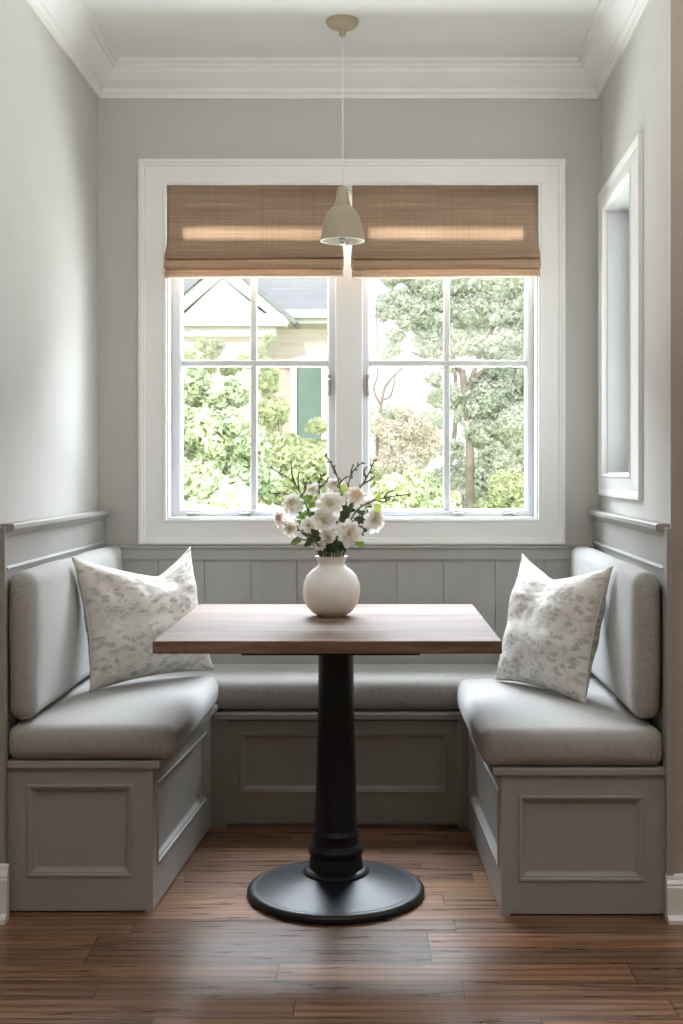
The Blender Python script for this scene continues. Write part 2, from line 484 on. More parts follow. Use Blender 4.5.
def cushion(q, z0, z1, r, puff=.01, pside=.004, wr=.0025, seed=0, dims=None, n=16):
    """q: plan corners (x,y) ordered (u-,v-),(u+,v-),(u+,v+),(u-,v+)"""
    q = [Vector((*p, 0)) for p in q]
    hx = ((q[1] - q[0]).length + (q[2] - q[3]).length) / 4; hy = ((q[3] - q[0]).length + (q[2] - q[1]).length) / 4; hz = (z1 - z0) / 2
    h = (hx, hy, hz)
    ts = [tgrid(max(3, int(n * hh / max(h))), min(.9, 1.0 * r / hh)) for hh in h]
    mb = MB(); idx = {}
    def vert(i, j, k):
        key = (i, j, k)
        if key in idx: return idx[key]
        t = (ts[0][i], ts[1][j], ts[2][k])
        a = [t[m_] * h[m_] for m_ in range(3)]
        rr = [min(r, h[m_]) for m_ in range(3)]
        c_ = [max(-(h[m_] - rr[m_]), min(h[m_] - rr[m_], a[m_])) for m_ in range(3)]
        d = Vector([a[m_] - c_[m_] for m_ in range(3)])
        if d.length > 1e-9: p = Vector(c_) + d.normalized() * min(r, max(abs(x) for x in d) if True else r)
        else: p = Vector(a)
        x, y, z = p
        ux, uy, uz = x / hx, y / hy, z / hz
        p.z += puff * (1 - ux ** 2) * (1 - uy ** 2) * (1 if z > 0 else 0) * abs(uz)
        p.x += pside * ux * (1 - uz ** 2) * (1 - uy ** 4); p.y += pside * uy * (1 - uz ** 2) * (1 - ux ** 4)
        w = noise.noise(Vector((p.x * 5, p.y * 5, p.z * 7 + seed))) * wr
        p += Vector((x / hx, y / hy, z / hz)) * w
        u, v_ = (p.x / hx + 1) / 2, (p.y / hy + 1) / 2
        wpt = q[0] * (1 - u) * (1 - v_) + q[1] * u * (1 - v_) + q[2] * u * v_ + q[3] * (1 - u) * v_
        mb.v.append(Vector((wpt.x, wpt.y, (z0 + z1) / 2 + p.z)))
        idx[key] = len(mb.v) - 1
        return idx[key]
    nx, ny, nz = (len(t) - 1 for t in ts)
    for i in range(nx):
        for j in range(ny):
            for k in (0, nz): mb.f.append((vert(i, j, k), vert(i + 1, j, k), vert(i + 1, j + 1, k), vert(i, j + 1, k)))
    for i in range(nx):
        for k in range(nz):
            for j in (0, ny): mb.f.append((vert(i, j, k), vert(i + 1, j, k), vert(i + 1, j, k + 1), vert(i, j, k + 1)))
    for j in range(ny):
        for k in range(nz):
            for i in (0, nx): mb.f.append((vert(i, j, k), vert(i, j + 1, k), vert(i, j + 1, k + 1), vert(i, j, k + 1)))
    return mb

# ------------------------------------------------------------------ room shell
YN, YB = 3.24, 4.50            # mouth of the nook, back wall
XL = -.972
XRN, XRB = .787, .835          # right wall runs very slightly outwards
CZ = 2.62
def xr(y): return XRN + (XRB - XRN) * (y - YN) / (YB - YN)

MB().box(-2.7, 2.7, -2.7, YB + .16, -.06, 0).build('floor', M_floor, kind='structure')
MB().box(-2.7, 2.7, -2.7, YB + .16, CZ, CZ + .12).build('ceiling', M_ceil, kind='structure')
w = MB().box(XL - .16, XL, YN, YB + .16, 0, CZ).box(-2.6, XL - .16, YN, YN + .14, 0, CZ).box(-2.7, -2.6, -2.6, YN + .14, 0, CZ)
w.build('wall_left', M_wall, kind='structure')
# side window opening on the right wall, in wall coordinates u (along) and z
WR0 = Vector((XRN, YN, 0)); UR = Vector((XRB - XRN, YB - YN, 0)).normalized(); NR = Vector((-UR.y, UR.x, 0))  # NR faces into nook
def rp(u, d, z): return WR0 + UR * u - NR * d + Vector((0, 0, z))   # d = depth into the wall
def rbox(mb, u0, u1, d0, d1, z0, z1):
    return mb.hexa([rp(u0, d0, z0), rp(u1, d0, z0), rp(u1, d1, z0), rp(u0, d1, z0), rp(u0, d0, z1), rp(u1, d0, z1), rp(u1, d1, z1), rp(u0, d1, z1)])
SU0, SU1, SZ0, SZ1 = .535, 1.08, 1.150, 2.062
LR = (YB - YN) / UR.y + .16
w = MB()
rbox(w, 0, SU0, 0, .16, 0, CZ); rbox(w, SU1, LR, 0, .16, 0, CZ); rbox(w, SU0, SU1, 0, .16, 0, SZ0); rbox(w, SU0, SU1, 0, .16, SZ1, CZ)
w.box(XRN + .16, 2.6, YN, YN + .14, 0, CZ).box(2.6, 2.7, -2.6, YN + .14, 0, CZ)
w.build('wall_right', M_wall, kind='structure')
M_taupe = paint('near_wall_taupe', (.40, .345, .295), .85, .015, .06, 220)  # darker, browner tone than the other wall faces
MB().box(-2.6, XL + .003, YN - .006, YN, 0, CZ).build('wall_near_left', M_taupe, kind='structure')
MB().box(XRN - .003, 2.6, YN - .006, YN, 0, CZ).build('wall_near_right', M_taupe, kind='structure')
OX0, OX1, OZ0, OZ1 = -.724, .612, .988, 2.186
w = MB().box(XL, OX0, YB, YB + .16, 0, CZ).box(OX1, XRB + .02, YB, YB + .16, 0, CZ).box(OX0, OX1, YB, YB + .16, 0, OZ0).box(OX0, OX1, YB, YB + .16, OZ1, CZ)
w.build('wall_back', M_wall, kind='structure')
MB().box(-2.7, 2.7, -2.7, -2.6, 0, CZ).build('wall_front', M_wall, kind='structure')

# crown
prof = [(0, -.120), (.010, -.120), (.012, -.108), (.020, -.100), (.022, -.088), (.030, -.084), (.050, -.066), (.066, -.044), (.070, -.030), (.078, -.028),
        (.080, -.016), (.092, -.014), (.094, 0), (0, 0)]
def sweep(mb, a, b, n, prof, z, ma=0, mb_=0):
    a = Vector((*a, z)); b = Vector((*b, z)); n = Vector((*n, 0)).normalized(); u = (b - a).normalized(); k0 = len(mb.v); m_ = len(prof)
    for base, sgn in ((a, ma), (b, -mb_)):
        for d, h in prof: mb.v.append(base + n * d + u * d * sgn + Vector((0, 0, h)))
    for i in range(m_):
        j = (i + 1) % m_
        mb.f.append((k0 + i, k0 + j, k0 + m_ + j, k0 + m_ + i))
    mb.f.append(tuple(k0 + i for i in range(m_))); mb.f.append(tuple(k0 + m_ + i for i in reversed(range(m_))))
    return mb
sweep(MB(), (XL, YB), (XRB, YB), (0, -1), prof, CZ, 1, 1).build('trim_1', M_trim, kind='structure', label='white crown moulding across the back wall')
sweep(MB(), (XL, YN), (XL, YB), (1, 0), prof, CZ, 0, 1).build('trim_2', M_trim, kind='structure', label='white crown moulding on the left wall')
sweep(MB(), (XRN, YN), (XRB, YB), (NR.x, NR.y), prof, CZ, 0, 1).build('trim_3', M_trim, kind='structure', label='white crown moulding on the right wall')

# baseboards on the mouth faces of the nook walls
bp = [(0, 0), (.040, 0), (.040, .012), (.024, .022), (.024, .108), (.020, .112), (.021, .118), (.012, .128), (.010, .140), (0, .144)]
sweep(MB(), (XL - 1.0, YN - .006), (-.928, YN - .006), (0, -1), bp, 0).build('baseboard_left', M_trim, kind='structure')
sweep(MB(), (XRN - .018, YN - .006), (XRN + 1.0, YN - .006), (0, -1), [(d_, h_ * .82) for d_, h_ in bp], 0).build('baseboard_right', M_trim, kind='structure')

# side panelling with cap (left, right) and board panelling (back)
PXL = -.947
def capprof():
    return [(0, -.075), (.006, -.075), (.008, -.070), (.010, -.028), (.016, -.022), (.018, -.012), (.032, -.010), (.036, -.004), (.036, .006), (.030, .010), (0, .010)]
t = empty('trim_4', (PXL, 3.27, 0), kind='structure', label='grey painted side panelling with cap above left bench')
mb = MB().box(XL, PXL, 3.262, YB, .40, 1.008)
mb.build('panel_board', M_cab, t, bevel=.001)
sweep(MB(), (PXL - .012, 3.262), (PXL - .012, YB - .01), (1, 0), capprof(), 1.012).build('cap_rail', M_cab, t)
sweep(MB(), (PXL, 3.262), (PXL, YB - .01), (1, 0), [(0, -.008), (.005, -.007), (.007, 0), (.003, .006), (0, .006)], .905).build('bead', M_cab, t)
MB().box(XL, PXL + .004, 3.245, 3.268, .0, 1.012).build('end_stile', M_cab, t, bevel=.001)

PR0, PR1 = Vector((.775, 3.262, 0)), Vector((.812, YB, 0))
UP = (PR1 - PR0).normalized(); NP = Vector((-UP.y, UP.x, 0))
t = empty('trim_5', PR0, kind='structure', label='grey painted side panelling with cap above right bench')
MB().quadbox([(PR0.x, PR0.y), (PR0.x + .03, PR0.y), (PR1.x + .03, PR1.y), (PR1.x, PR1.y)], .40, 1.008).build('panel_board', M_cab, t, bevel=.001)
sweep(MB(), (PR0.x + .012, PR0.y), (PR1.x + .012, PR1.y - .01), (NP.x, NP.y), capprof(), 1.012).build('cap_rail', M_cab, t)
sweep(MB(), (PR0.x, PR0.y), (PR1.x, PR1.y - .01), (NP.x, NP.y), [(0, -.008), (.005, -.007), (.007, 0), (.003, .006), (0, .006)], .905).build('bead', M_cab, t)
MB().box(.771, XRN + .002, 3.225, 3.268, 0, 1.012).build('end_stile', M_cab, t, bevel=.001)

t = empty('trim_6', (0, YB, 0), kind='structure', label='grey vertical board panelling under the window')
xs = [PXL - .01] + [(x - VX) * .00356 for x in (157, 203.7, 250.4, 296.8, 345, 397, 444, 496, 545)] + [.822]
mb = MB()
for a, b_ in zip(xs[:-1], xs[1:]):
    mb.hexa([(a + .0014, 4.476, .38), (b_ - .0014, 4.476, .38), (b_, YB, .38), (a, YB, .38), (a + .0014, 4.476, .85), (b_ - .0014, 4.476, .85), (b_, YB, .85), (a, YB, .85)])
mb.box(PXL - .008, .82, 4.481, YB, .38, .849)
mb.build('board_panel', M_cabback, t)
sweep(MB(), (PXL - .01, YB), (.822, YB), (0, -1), [(0, -.042), (.030, -.042), (.032, -.036), (.032, -.004), (.038, 0), (.040, .006), (.030, .010), (0, .010)], .884).build('cap_rail', M_cabback, t)

# ------------------------------------------------------------------ windows
t = empty('window_1', (-.056, YB, OZ0), kind='structure', label='white double casement window with broad flat casing')
cw = (.097, .094, .090, .091)  # left right bottom top
def casing(mb, O, U, N, x0, x1, z0, z1, cw, th=1.0):
    R = lambda d, h: (x0 - cw[0] + d, x1 + cw[1] - d, z0 - cw[2] + d, z1 + cw[3] - d, h * th)
    rects = [R(0, 0), R(0, .030), R(.010, .030), R(.013, .026), R(.020, .025), R(.024, .019), (x0 - .012, x1 + .012, z0 - .012, z1 + .012, .016), (x0 - .008, x1 + .008, z0 - .008, z1 + .008, .020),
             (x0, x1, z0, z1, .018), (x0, x1, z0, z1, 0)]
    return mb.rings(O, U, (0, 0, 1), N, rects, False)
casing(MB(), (0, YB, 0), (1, 0, 0), (0, -1, 0), OX0, OX1, OZ0, OZ1, cw).build('casing', M_trim, t)
rv = MB().rings((0, YB, 0), (1, 0, 0), (0, 0, 1), (0, -1, 0), [(OX0, OX1, OZ0, OZ1, 0), (OX0 + .006, OX1 - .006, OZ0 + .006, OZ1 - .006, 0), (OX0 + .006, OX1 - .006, OZ0 + .006, OZ1 - .006, -.16), (OX0, OX1, OZ0, OZ1, -.16)], False)
rv.build('jamb', M_sash, t)
MB().box(-.118, -.020, 4.535, 4.65, OZ0 + .006, OZ1 - .006).build('mullion_post', M_trim, t, bevel=.003)
def sash(x0, x1, g0, g1, hside):
    z0, z1 = OZ0 + .006, OZ1 - .006; gz0, gz1 = 1.022, 2.12; yf = 4.572
    s = MB().rings((0, yf, 0), (1, 0, 0), (0, 0, 1), (0, -1, 0),
        [(x0, x1, z0, z1, -.045), (x0, x1, z0, z1, 0), (g0 - .008, g1 + .008, gz0 - .008, gz1 + .008, 0), (g0, g1, gz0, gz1, -.010), (g0, g1, gz0, gz1, -.045)], False)
    so = s.build('sash', M_sash, t)
    gm = (g0 + g1) / 2 - .003; zm = 1.157 + (VY - 363.5) * 4.585 / F
    MB().box(gm - .0115, gm + .0115, yf + .006, yf + .032, gz0, gz1).build('vertical_muntin', M_sash, so, bevel=.004)
    MB().box(g0, g1, yf + .004, yf + .034, zm - .0115, zm + .0115).build('horizontal_muntin', M_sash, so, bevel=.004)
    MB().box(g0 - .004, g1 + .004, yf + .017, yf + .021, gz0 - .004, gz1 + .004).build('glass', M_glass, so)
    hx = (329.5 - VX) * 4.56 / F if hside > 0 else (367.5 - VX) * 4.56 / F
    zz = 1.157 + (VY - 385) * 4.56 / F
    MB().box(hx - .005, hx + .005, yf - .008, yf, zz - .038, zz + .038).tube([(hx, yf - .008, zz + .02), (hx, yf - .02, zz + .018), (hx, yf - .022, zz - .03)], [.006, .006, .004]).build('latch', M_metal, so, bevel=.002)
    for px in ((193, 245) if hside > 0 else (458, 510)):
        cx = (px - VX) * 4.56 / F
        MB().box(cx - .022, cx + .022, yf - .022, yf, z0 + .001, z0 + .008).tube([(cx - .018, yf - .014, z0 + .010), (cx + .02, yf - .018, z0 + .012)], [.005, .003]).build('operator', M_metal, so, bevel=.001)
sash(OX0 + .006, -.118, -.681, -.150, 1)
sash(-.020, OX1 - .006, .007, .577, -1)

t = empty('window_2', rp((SU0 + SU1) / 2, 0, SZ0), kind='structure', label='narrow white cased window on the right wall')
casing(MB(), rp(0, 0, 0), UR, NR, SU0, SU1, SZ0, SZ1, (.125, .135, .075, .085), .45).build('casing', M_trim, t)
MB().rings(rp(0, 0, 0), UR, (0, 0, 1), NR, [(SU0, SU1, SZ0, SZ1, 0), (SU0 + .006, SU1 - .006, SZ0 + .006, SZ1 - .006, 0), (SU0 + .006, SU1 - .006, SZ0 + .006, SZ1 - .006, -.16), (SU0, SU1, SZ0, SZ1, -.16)], False).build('jamb', M_sash, t)
a0, a1, z0, z1 = SU0 + .006, SU1 - .006, SZ0 + .006, SZ1 - .006
so = MB().rings(rp(0, .07, 0), UR, (0, 0, 1), NR, [(a0, a1, z0, z1, -.045), (a0, a1, z0, z1, 0), (a0 + .045, a1 - .045, z0 + .05, z1 - .05, 0), (a0 + .052, a1 - .052, z0 + .057, z1 - .057, -.01), (a0 + .052, a1 - .052, z0 + .057, z1 - .057, -.045)], False).build('sash', M_sash, t)
um = (a0 + a1) / 2
rbox(MB(), um - .011, um + .011, .076, .105, z0 + .05, z1 - .05).build('vertical_muntin', M_sash, so, bevel=.003)
rbox(MB(), a0 + .045, a1 - .045, .076, .105, 1.70, 1.722).build('horizontal_muntin', M_sash, so, bevel=.003)
rbox(MB(), a0 + .045, a1 - .045, .088, .092, z0 + .045, z1 - .045).build('glass', M_glass, so)

# ------------------------------------------------------------------ woven shades
def shade(x0, x1, side):
    lab = 'woven brown roman shade over left casement, folded at hem' if side < 0 else 'woven brown roman shade over right casement, folded at hem'
    s = empty('roman_shade', ((x0 + x1) / 2, 4.52, 1.865), label=lab, category='window shade', group='roman shades over the back window')
    pr = [(4.522, 2.1855), (4.520, 2.10), (4.520, 2.04), (4.519, 2.0), (4.516, 1.97), (4.507, 1.952), (4.494, 1.940), (4.484, 1.931), (4.482, 1.926), (4.487, 1.922), (4.505, 1.923),
          (4.512, 1.922), (4.496, 1.917), (4.478, 1.911), (4.472, 1.903), (4.474, 1.895), (4.486, 1.890), (4.506, 1.891), (4.508, 1.888), (4.492, 1.886), (4.476, 1.881), (4.474, 1.874),
          (4.478, 1.866), (4.490, 1.863)]
    mb = MB(); nx = 40; n = len(pr)
    for i in range(nx + 1):
        x = x0 + (x1 - x0) * i / nx
        for k, (y, z) in enumerate(pr):
            lo = min(1, max(0, (1.97 - z) / .05))
            wob = noise.noise(Vector((x * 3.2 + side * 7, z * 30, 0))) * .004 * lo
            flare = (.004 * (1 if x > (x0 + x1) / 2 else -1) * abs(2 * (x - x0) / (x1 - x0) - 1) ** 12 * lo) * (1 if k < 16 else .2)
            mb.v.append(Vector((x + flare, y - .034 + wob, (z if z > 1.945 else 1.945 - (1.945 - z) * 1.15) + wob * .9 - .003 * lo * math.cos(3 * (x - x0)))))
    for i in range(nx):
        for k in range(n - 1): mb.f.append((i * n + k, (i + 1) * n + k, (i + 1) * n + k + 1, i * n + k + 1))
    o = mb.build('woven_cloth', M_shade, s, fix=False, smooth=True)
    md = o.modifiers.new('thick', 'SOLIDIFY'); md.thickness = .002; md.offset = 0
    # lining with the open strip where daylight comes through the weave
    za, zb = 1.157 + (VY - 227.5) * 4.49 / F, 1.157 + (VY - 240) * 4.49 / F
    xa, xb = x0 + .060, x1 - .055
    MB().box(x0, x1, 4.4895, 4.4915, za, 2.18).box(x0, x1, 4.4895, 4.4915, 1.898, zb).box(x0, xa, 4.4895, 4.4915, zb, za).box(xb, x1, 4.4895, 4.4915, zb, za).build('lining', M_lining, s)
    MB().box(x0 + .004, x1 - .004, 4.492, 4.500, za - .002, za + .003).build('batten', M_shade, s)
    MB().box(x0 + .002, x1 - .002, 4.504, 4.545, 2.155, 2.179).build('headrail', M_trim, s)
shade(-.722, -.090, -1)
shade(-.057, .611, 1)

# ------------------------------------------------------------------ pendant lamp
PY = 4.05; PX = (342.5 - VX) * PY / F
t = empty('pendant_lamp', (PX, PY, CZ), label='small beige bell pendant lamp hanging on a thin cord', category='pendant lamp')
MB().lathe([(.053, 0), (.053, -.006), (.050, -.014), (.038, -.024), (.020, -.031), (.0115, -.034), (.0115, -.046), (.009, -.050), (.003, -.054)], (PX, PY, CZ), 48).build('canopy', M_pend, t, smooth='angle')
zt, zb = 2.082, 1.905
MB().tube([(PX, PY, CZ - .05), (PX + .001, PY, zt - .004)], .0019, 8).build('cord', M_trim, t, smooth=True)
bell = [(.006, zt), (.0155, zt - .002), (.0175, zt - .010), (.0215, zt - .040), (.0265, zt - .058), (.0275, zt - .064), (.036, zt - .069), (.048, zt - .082), (.0575, zt - .104), (.0645, zt - .132), (.069, zt - .158), (.0715, zb + .004), (.0715, zb)]
sh = MB().lathe(bell, (PX, PY, 0), 56, cap=False).build('lamp_shade', M_pend, t, smooth='angle', fix=False)
inner = [(max(.004, r - .003), z - .002 if i < len(bell) - 1 else z) for i, (r, z) in enumerate(bell)]
MB().lathe(inner, (PX, PY, 0), 56, cap=False).lathe([(.0715, zb), (.0685, zb)], (PX, PY, 0), 56, cap=False).build('inner_lining', M_pendin, sh, smooth='angle', fix=False)
MB().lathe([(.015, zb + .055), (.016, zb + .045), (.016, zb + .012), (.012, zb + .004)], (PX, PY, 0), 24).build('socket', M_metal, t, smooth='angle')
MB().ball((PX, PY, zb - .001), .012, 16).build('bulb', M_metal, t, smooth=True)

# ------------------------------------------------------------------ bench bases
ZL0, ZL1 = .381, .401
YF = 3.28
# left
q = [(PXL, YF), (-.5647, YF), (-.5086, 4.085), (PXL, 4.085)]
t = empty('bench_base', (-.75, 3.66, 0), label='grey panelled storage base under the left seat cushion', category='bench', group='banquette bases')
MB().quadbox([(PXL + .001, YF + .02), (-.5847, YF + .02), (-.53, 4.10), (PXL + .001, 4.10)], 0, ZL0).build('body', M_cab, t)
panel(MB(), (PXL + .001, YF), (-.5647, YF), .006, ZL0, (0, -1), .050, .052, .088, .044).build('end_panel', M_cab, t)
d = Vector((.0561, .805)).normalized()
panel(MB(), (-.5647, YF + .0005), (-.5086, 4.085), .006, ZL0, (d.y, -d.x), .045, .10, .105, .05).build('side_panel', M_cab, t)
MB().quadbox([(PXL + .001, YF - .012), (-.545, YF - .012), (-.489, 4.075), (PXL + .001, 4.075)], ZL0, ZL1).build('seat_board', M_cab, t, bevel=.003)
MB().box(-.5847, -.5642, YF - .001, YF + .018, 0, .012).build('foot', M_cab, t)
YR, ZR0, ZR1 = 3.257, .368, .388
# right
t = empty('bench_base', (.56, 3.66, 0), label='grey panelled storage base under the right seat cushion', category='bench', group='banquette bases')
MB().quadbox([(.3677, YR + .02), (.772, YR + .02), (.79, 4.10), (.35, 4.10)], 0, ZR0).build('body', M_cab, t)
panel(MB(), (.3477, YR), (.7715, YR), .006, ZR0, (0, -1), .045, .052, .084, .054).build('end_panel', M_cab, t)
d = Vector((-.0221, .805)).normalized()
panel(MB(), (.3477, YR + .0005), (.3256, 4.085), .006, ZR0, (-d.y, d.x), .045, .10, .105, .05).build('side_panel', M_cab, t)
MB().quadbox([(.325, YR - .012), (.7715, YR - .012), (.795, 4.075), (.303, 4.075)], ZR0, ZR1).build('seat_board', M_cab, t, bevel=.003)
MB().box(.347, .372, YR - .001, YR + .018, 0, .012).build('foot', M_cab, t)
# back
YBF = 4.0625
t = empty('bench_base', (-.09, 4.28, 0), label='grey panelled storage base under the window seat', category='bench', group='banquette bases')
MB().box(-.52, .335, YBF + .03, 4.474, 0, .352).build('body', M_cab, t)
xa, xb = (227 - VX) * YBF / F, (458 - VX) * YBF / F
panel(MB(), (xa, YBF + .012), (xb, YBF + .012), .012, .345, (0, -1), .038, .034, .098, .036).build('front_panel', M_cab, t)
MB().box(-.515, xa, YBF, YBF + .03, 0, .352).build('stile', M_cab, t, bevel=.002)
MB().box(xb, .333, YBF, YBF + .03, 0, .352).build('stile', M_cab, t, bevel=.002)
MB().box(-.505, .318, YBF - .006, 4.474, .352, .372).build('seat_board', M_cab, t, bevel=.003)

# ------------------------------------------------------------------ cushions
def cush(name, mb, loc, label, group, mat=M_fabx):
    o = mb.build(name, mat, None, loc, smooth=True, label=label, category='cushion', group=group)
    return o
cush('seat_cushion', cushion([(-.945, 3.266), (-.509, 3.266), (-.488, 4.075), (-.945, 4.075)],   .4012, .494, .030, .012, .012, .003, 1),
     (-.72, 3.67, .402), 'grey linen seat cushion on the left bench', 'banquette seat cushions')
cush('seat_cushion', cushion([(.299, 3.247), (.768, 3.247), (.79, 4.075), (.293, 4.075)], .3882, .488, .030, .012, .012, .003, 5),
     (.54, 3.67, .389), 'grey linen seat cushion on the right bench', 'banquette seat cushions')
cush('seat_cushion', cushion([(-.925, 4.087), (.79, 4.087), (.79, 4.470), (-.925, 4.470)], .3735, .474, .036, .008, .004, .002, 9, n=30),
     (-.08, 4.28, .3735), 'long grey linen cushion on the window seat', 'banquette seat cushions')
cush('back_cushion', cushion([(-.945, 3.272), (-.872, 3.272), (-.872, 4.468), (-.945, 4.468)], .505, .896, .034, .0, .012, .003, 13, n=26),
     (-.9, 3.87, .51), 'tall grey linen back cushion against the left panelling', 'banquette back cushions', M_fabb)
cush('back_cushion', cushion([(.695, 3.272), (.769, 3.272), (.798, 4.468), (.72, 4.468)], .505, .896, .034, .0, .012, .003, 17, n=26),
     (.73, 3.87, .51), 'tall grey linen back cushion against the right panelling', 'banquette back cushions', M_fabb)

# ------------------------------------------------------------------ pillows
def pillow(BL, BR, TR, TL, nrm, T, dip, chop_u, label, seed):
    BL, BR, TR, TL = map(Vector, (BL, BR, TR, TL)); nrm = Vector(nrm).normalized()
    n = 44; mb = MB(); uvs = []
    def surf(u, v_, sgn):
        p = BL * (1 - u) * (1 - v_) + BR * u * (1 - v_) + TR * u * v_ + TL * (1 - u) * v_
        U = (BR - BL).normalized(); V = ((TL + TR) - (BL + BR)).normalized()
        a, b_ = 2 * u - 1, 2 * v_ - 1
        # edges bow in between the corners
        p -= V * (b_ > 0) * dip * abs(b_) ** 2.2 * max(0, 1 - abs((u - chop_u) / (chop_u if u < chop_u else 1 - chop_u)) ** 1.25)
        p += V * (b_ < 0) * .018 * abs(b_) ** 3 * (1 - a * a)
        p -= U * a * abs(a) ** 2 * .026 * (1 - b_ * b_)
        t_ = (max(0, 1 - abs(a) ** 2.6) * max(0, 1 - abs(b_) ** 2.6)) ** .55
        ch = math.exp(-((u - chop_u) / .13) ** 2) * max(0, (v_ - .42) / .58) ** 1.1
        t_ *= 1 - .62 * ch
        ed = max(abs(a), abs(b_))
        wr = noise.noise(Vector((u * 5 + seed, v_ * 5, sgn))) * .010 + noise.noise(Vector((u * 13 + seed, v_ * 9, sgn + 4))) * .004
        cr = math.sin((u + v_ * .6) * 34 + seed) * .0035 * max(0, ed - .45) * (1 - ed) * 4
        rad = math.sin(math.atan2(v_ - .72, u - chop_u) * 9 + seed) * .004 * math.exp(-((u - chop_u) ** 2 + (v_ - .72) ** 2) / .05)
        return p + nrm * sgn * (T * t_ + (wr + cr + rad) * min(1, t_ * 1.5))
    for sgn in (1, -1):
        k0 = len(mb.v)
        for i in range(n + 1):
            for j in range(n + 1):
                u, v_ = i / n, j / n
                # denser near the rim
                u = .5 - .5 * math.cos(math.pi * u) * (.6 + .4 * abs(math.cos(math.pi * u))); v_ = .5 - .5 * math.cos(math.pi * v_) * (.6 + .4 * abs(math.cos(math.pi * v_)))
                mb.v.append(surf(u, v_, sgn)); uvs.append((u + (.0 if sgn > 0 else 1.3) + seed, v_))
        for i in range(n):
            for j in range(n):
                q_ = (k0 + i * (n + 1) + j, k0 + (i + 1) * (n + 1) + j, k0 + (i + 1) * (n + 1) + j + 1, k0 + i * (n + 1) + j + 1)
                mb.f.append(q_ if sgn > 0 else q_[::-1])
    mb.uv = uvs
    base = (BL + BR) / 2
    o = mb.build('throw_pillow', M_pil, None, base, smooth=True, fix=False, label=label, category='pillow', group='sprigged throw pillows')
    w_ = o.modifiers.new('weld', 'WELD'); w_.merge_threshold = .0002
    pts = []
    for k in range(4 * 24):
        s_, r_ = divmod(k, 24); f_ = r_ / 24
        u, v_ = [(f_, 0), (1, f_), (1 - f_, 1), (0, 1 - f_)][s_]
        pts.append(surf(u, v_, 0))
    pts.append(pts[0])
    MB().tube(pts, .0028, 6).build('seam', M_pil, o, smooth=True)
pillow((-.822, 3.70, .508), (-.506, 4.10, .508), (-.586, 4.12, .908), (-.866, 3.66, .905), (.82, -.57, .12), .072, .085, .66,
       'ivory throw pillow with grey sprig pattern leaning on left bench', 2)
pillow((.407, 3.98, .496), (.616, 3.55, .496), (.690, 3.53, .888), (.494, 4.00, .893), (-.92, -.39, .12), .070, .065, .42,
       'ivory throw pillow with grey sprig pattern leaning on right bench', 5)

# ------------------------------------------------------------------ table
TX, TY = -.096, 3.431
t = empty('pedestal_table', (TX, TY, 0), label='square walnut table on a black cast pedestal', category='table')
MB().box(-.519, .323, 3.010, 3.852, .719, .750).build('tabletop', M_walnut, t, bevel=.0025)
MB().box(-.315, .129, 3.10, TY + .33, .702, .719).build('mounting_plate', M_black, t, bevel=.002)
cx = (336 - VX) * TY / F
col = [(.050, .711), (.050, .690), (.058, .688), (.061, .681), (.055, .676), (.060, .670), (.053, .664), (.0485, .658), (.0485, .60), (.0500, .50), (.0535, .35), (.0575, .20), (.0585, .178)]
MB().lathe(col[::-1], (cx, TY, 0), 64).build('column', M_black, t, smooth='angle')
MB().lathe([(.090, .058), (.091, .064), (.086, .070), (.074, .074), (.072, .098), (.070, .108), (.075, .116), (.076, .128), (.070, .136), (.064, .142), (.0635, .158), (.066, .162), (.066, .170), (.061, .176), (.0585, .182)], (cx, TY, 0), 64).build('collar', M_black, t, smooth='angle')
MB().lathe([(.236, 0), (.242, .004), (.243, .014), (.239, .020), (.230, .024), (.222, .023), (.216, .024), (.17, .036), (.12, .050), (.092, .060), (.088, .062)], (cx, TY, 0), 96).build('base_disc', M_black, t, smooth='angle')

# ------------------------------------------------------------------ vase and flowers
VY0 = 3.53; vx = (331.5 - VX) * VY0 / F; VZ = .750
vp = [(.036, 0), (.040, .003), (.055, .012), (.070, .030), (.079, .055), (.0815, .078), (.079, .100), (.070, .122), (.056, .138), (.044, .147), (.0385, .154), (.0385, .160), (.042, .170), (.0475, .178), (.0475, .1795), (.045, .179), (.040, .170), (.0360, .160), (.0355, .152), (.042, .143), (.053, .134), (.066, .118), (.074, .098), (.0765, .078), (.074, .055), (.064, .030), (.04, .012), (.002, .008)]
vp = [(r_, z_ * .947) for r_, z_ in vp]
MB().lathe(vp, (vx, VY0, VZ), 72, cap=False).build('vase', M_cer, None, (vx, VY0, VZ), smooth=True, fix=True, label='round white ceramic vase holding the flowers on the table', category='vase')

def curve_pts(pts, n=6):
    out = []
    P_ = [pts[0]] + pts + [pts[-1]]
    for i in range(1, len(P_) - 2):
        for k in range(n):
            t_ = k / n
            a, b_, c_, d_ = P_[i - 1], P_[i], P_[i + 1], P_[i + 2]
            out.append(.5 * ((2 * b_) + (c_ - a) * t_ + (2 * a - 5 * b_ + 4 * c_ - d_) * t_ ** 2 + (3 * b_ - a - 3 * c_ + d_) * t_ ** 3))
    out.append(pts[-1]); return out

def leaf_mesh(mb, base, d, nrm, L, W):
    d = d.normalized(); s_ = d.cross(nrm).normalized(); nn = s_.cross(d).normalized(); k0 = len(mb.v); n = 7
    for i in range(n + 1):
        f_ = i / n; w_ = W * math.sin(math.pi * f_ ** .8) ** .8 + .0004; c_ = base + d * L * f_ + nn * (-.25 * L * f_ * f_)
        mb.v += [c_ - s_ * w_ + nn * w_ * .35, c_, c_ + s_ * w_ + nn * w_ * .35]
    for i in range(n):
        a = k0 + i * 3
        mb.f += [(a, a + 1, a + 4, a + 3), (a + 1, a + 2, a + 5, a + 4)]

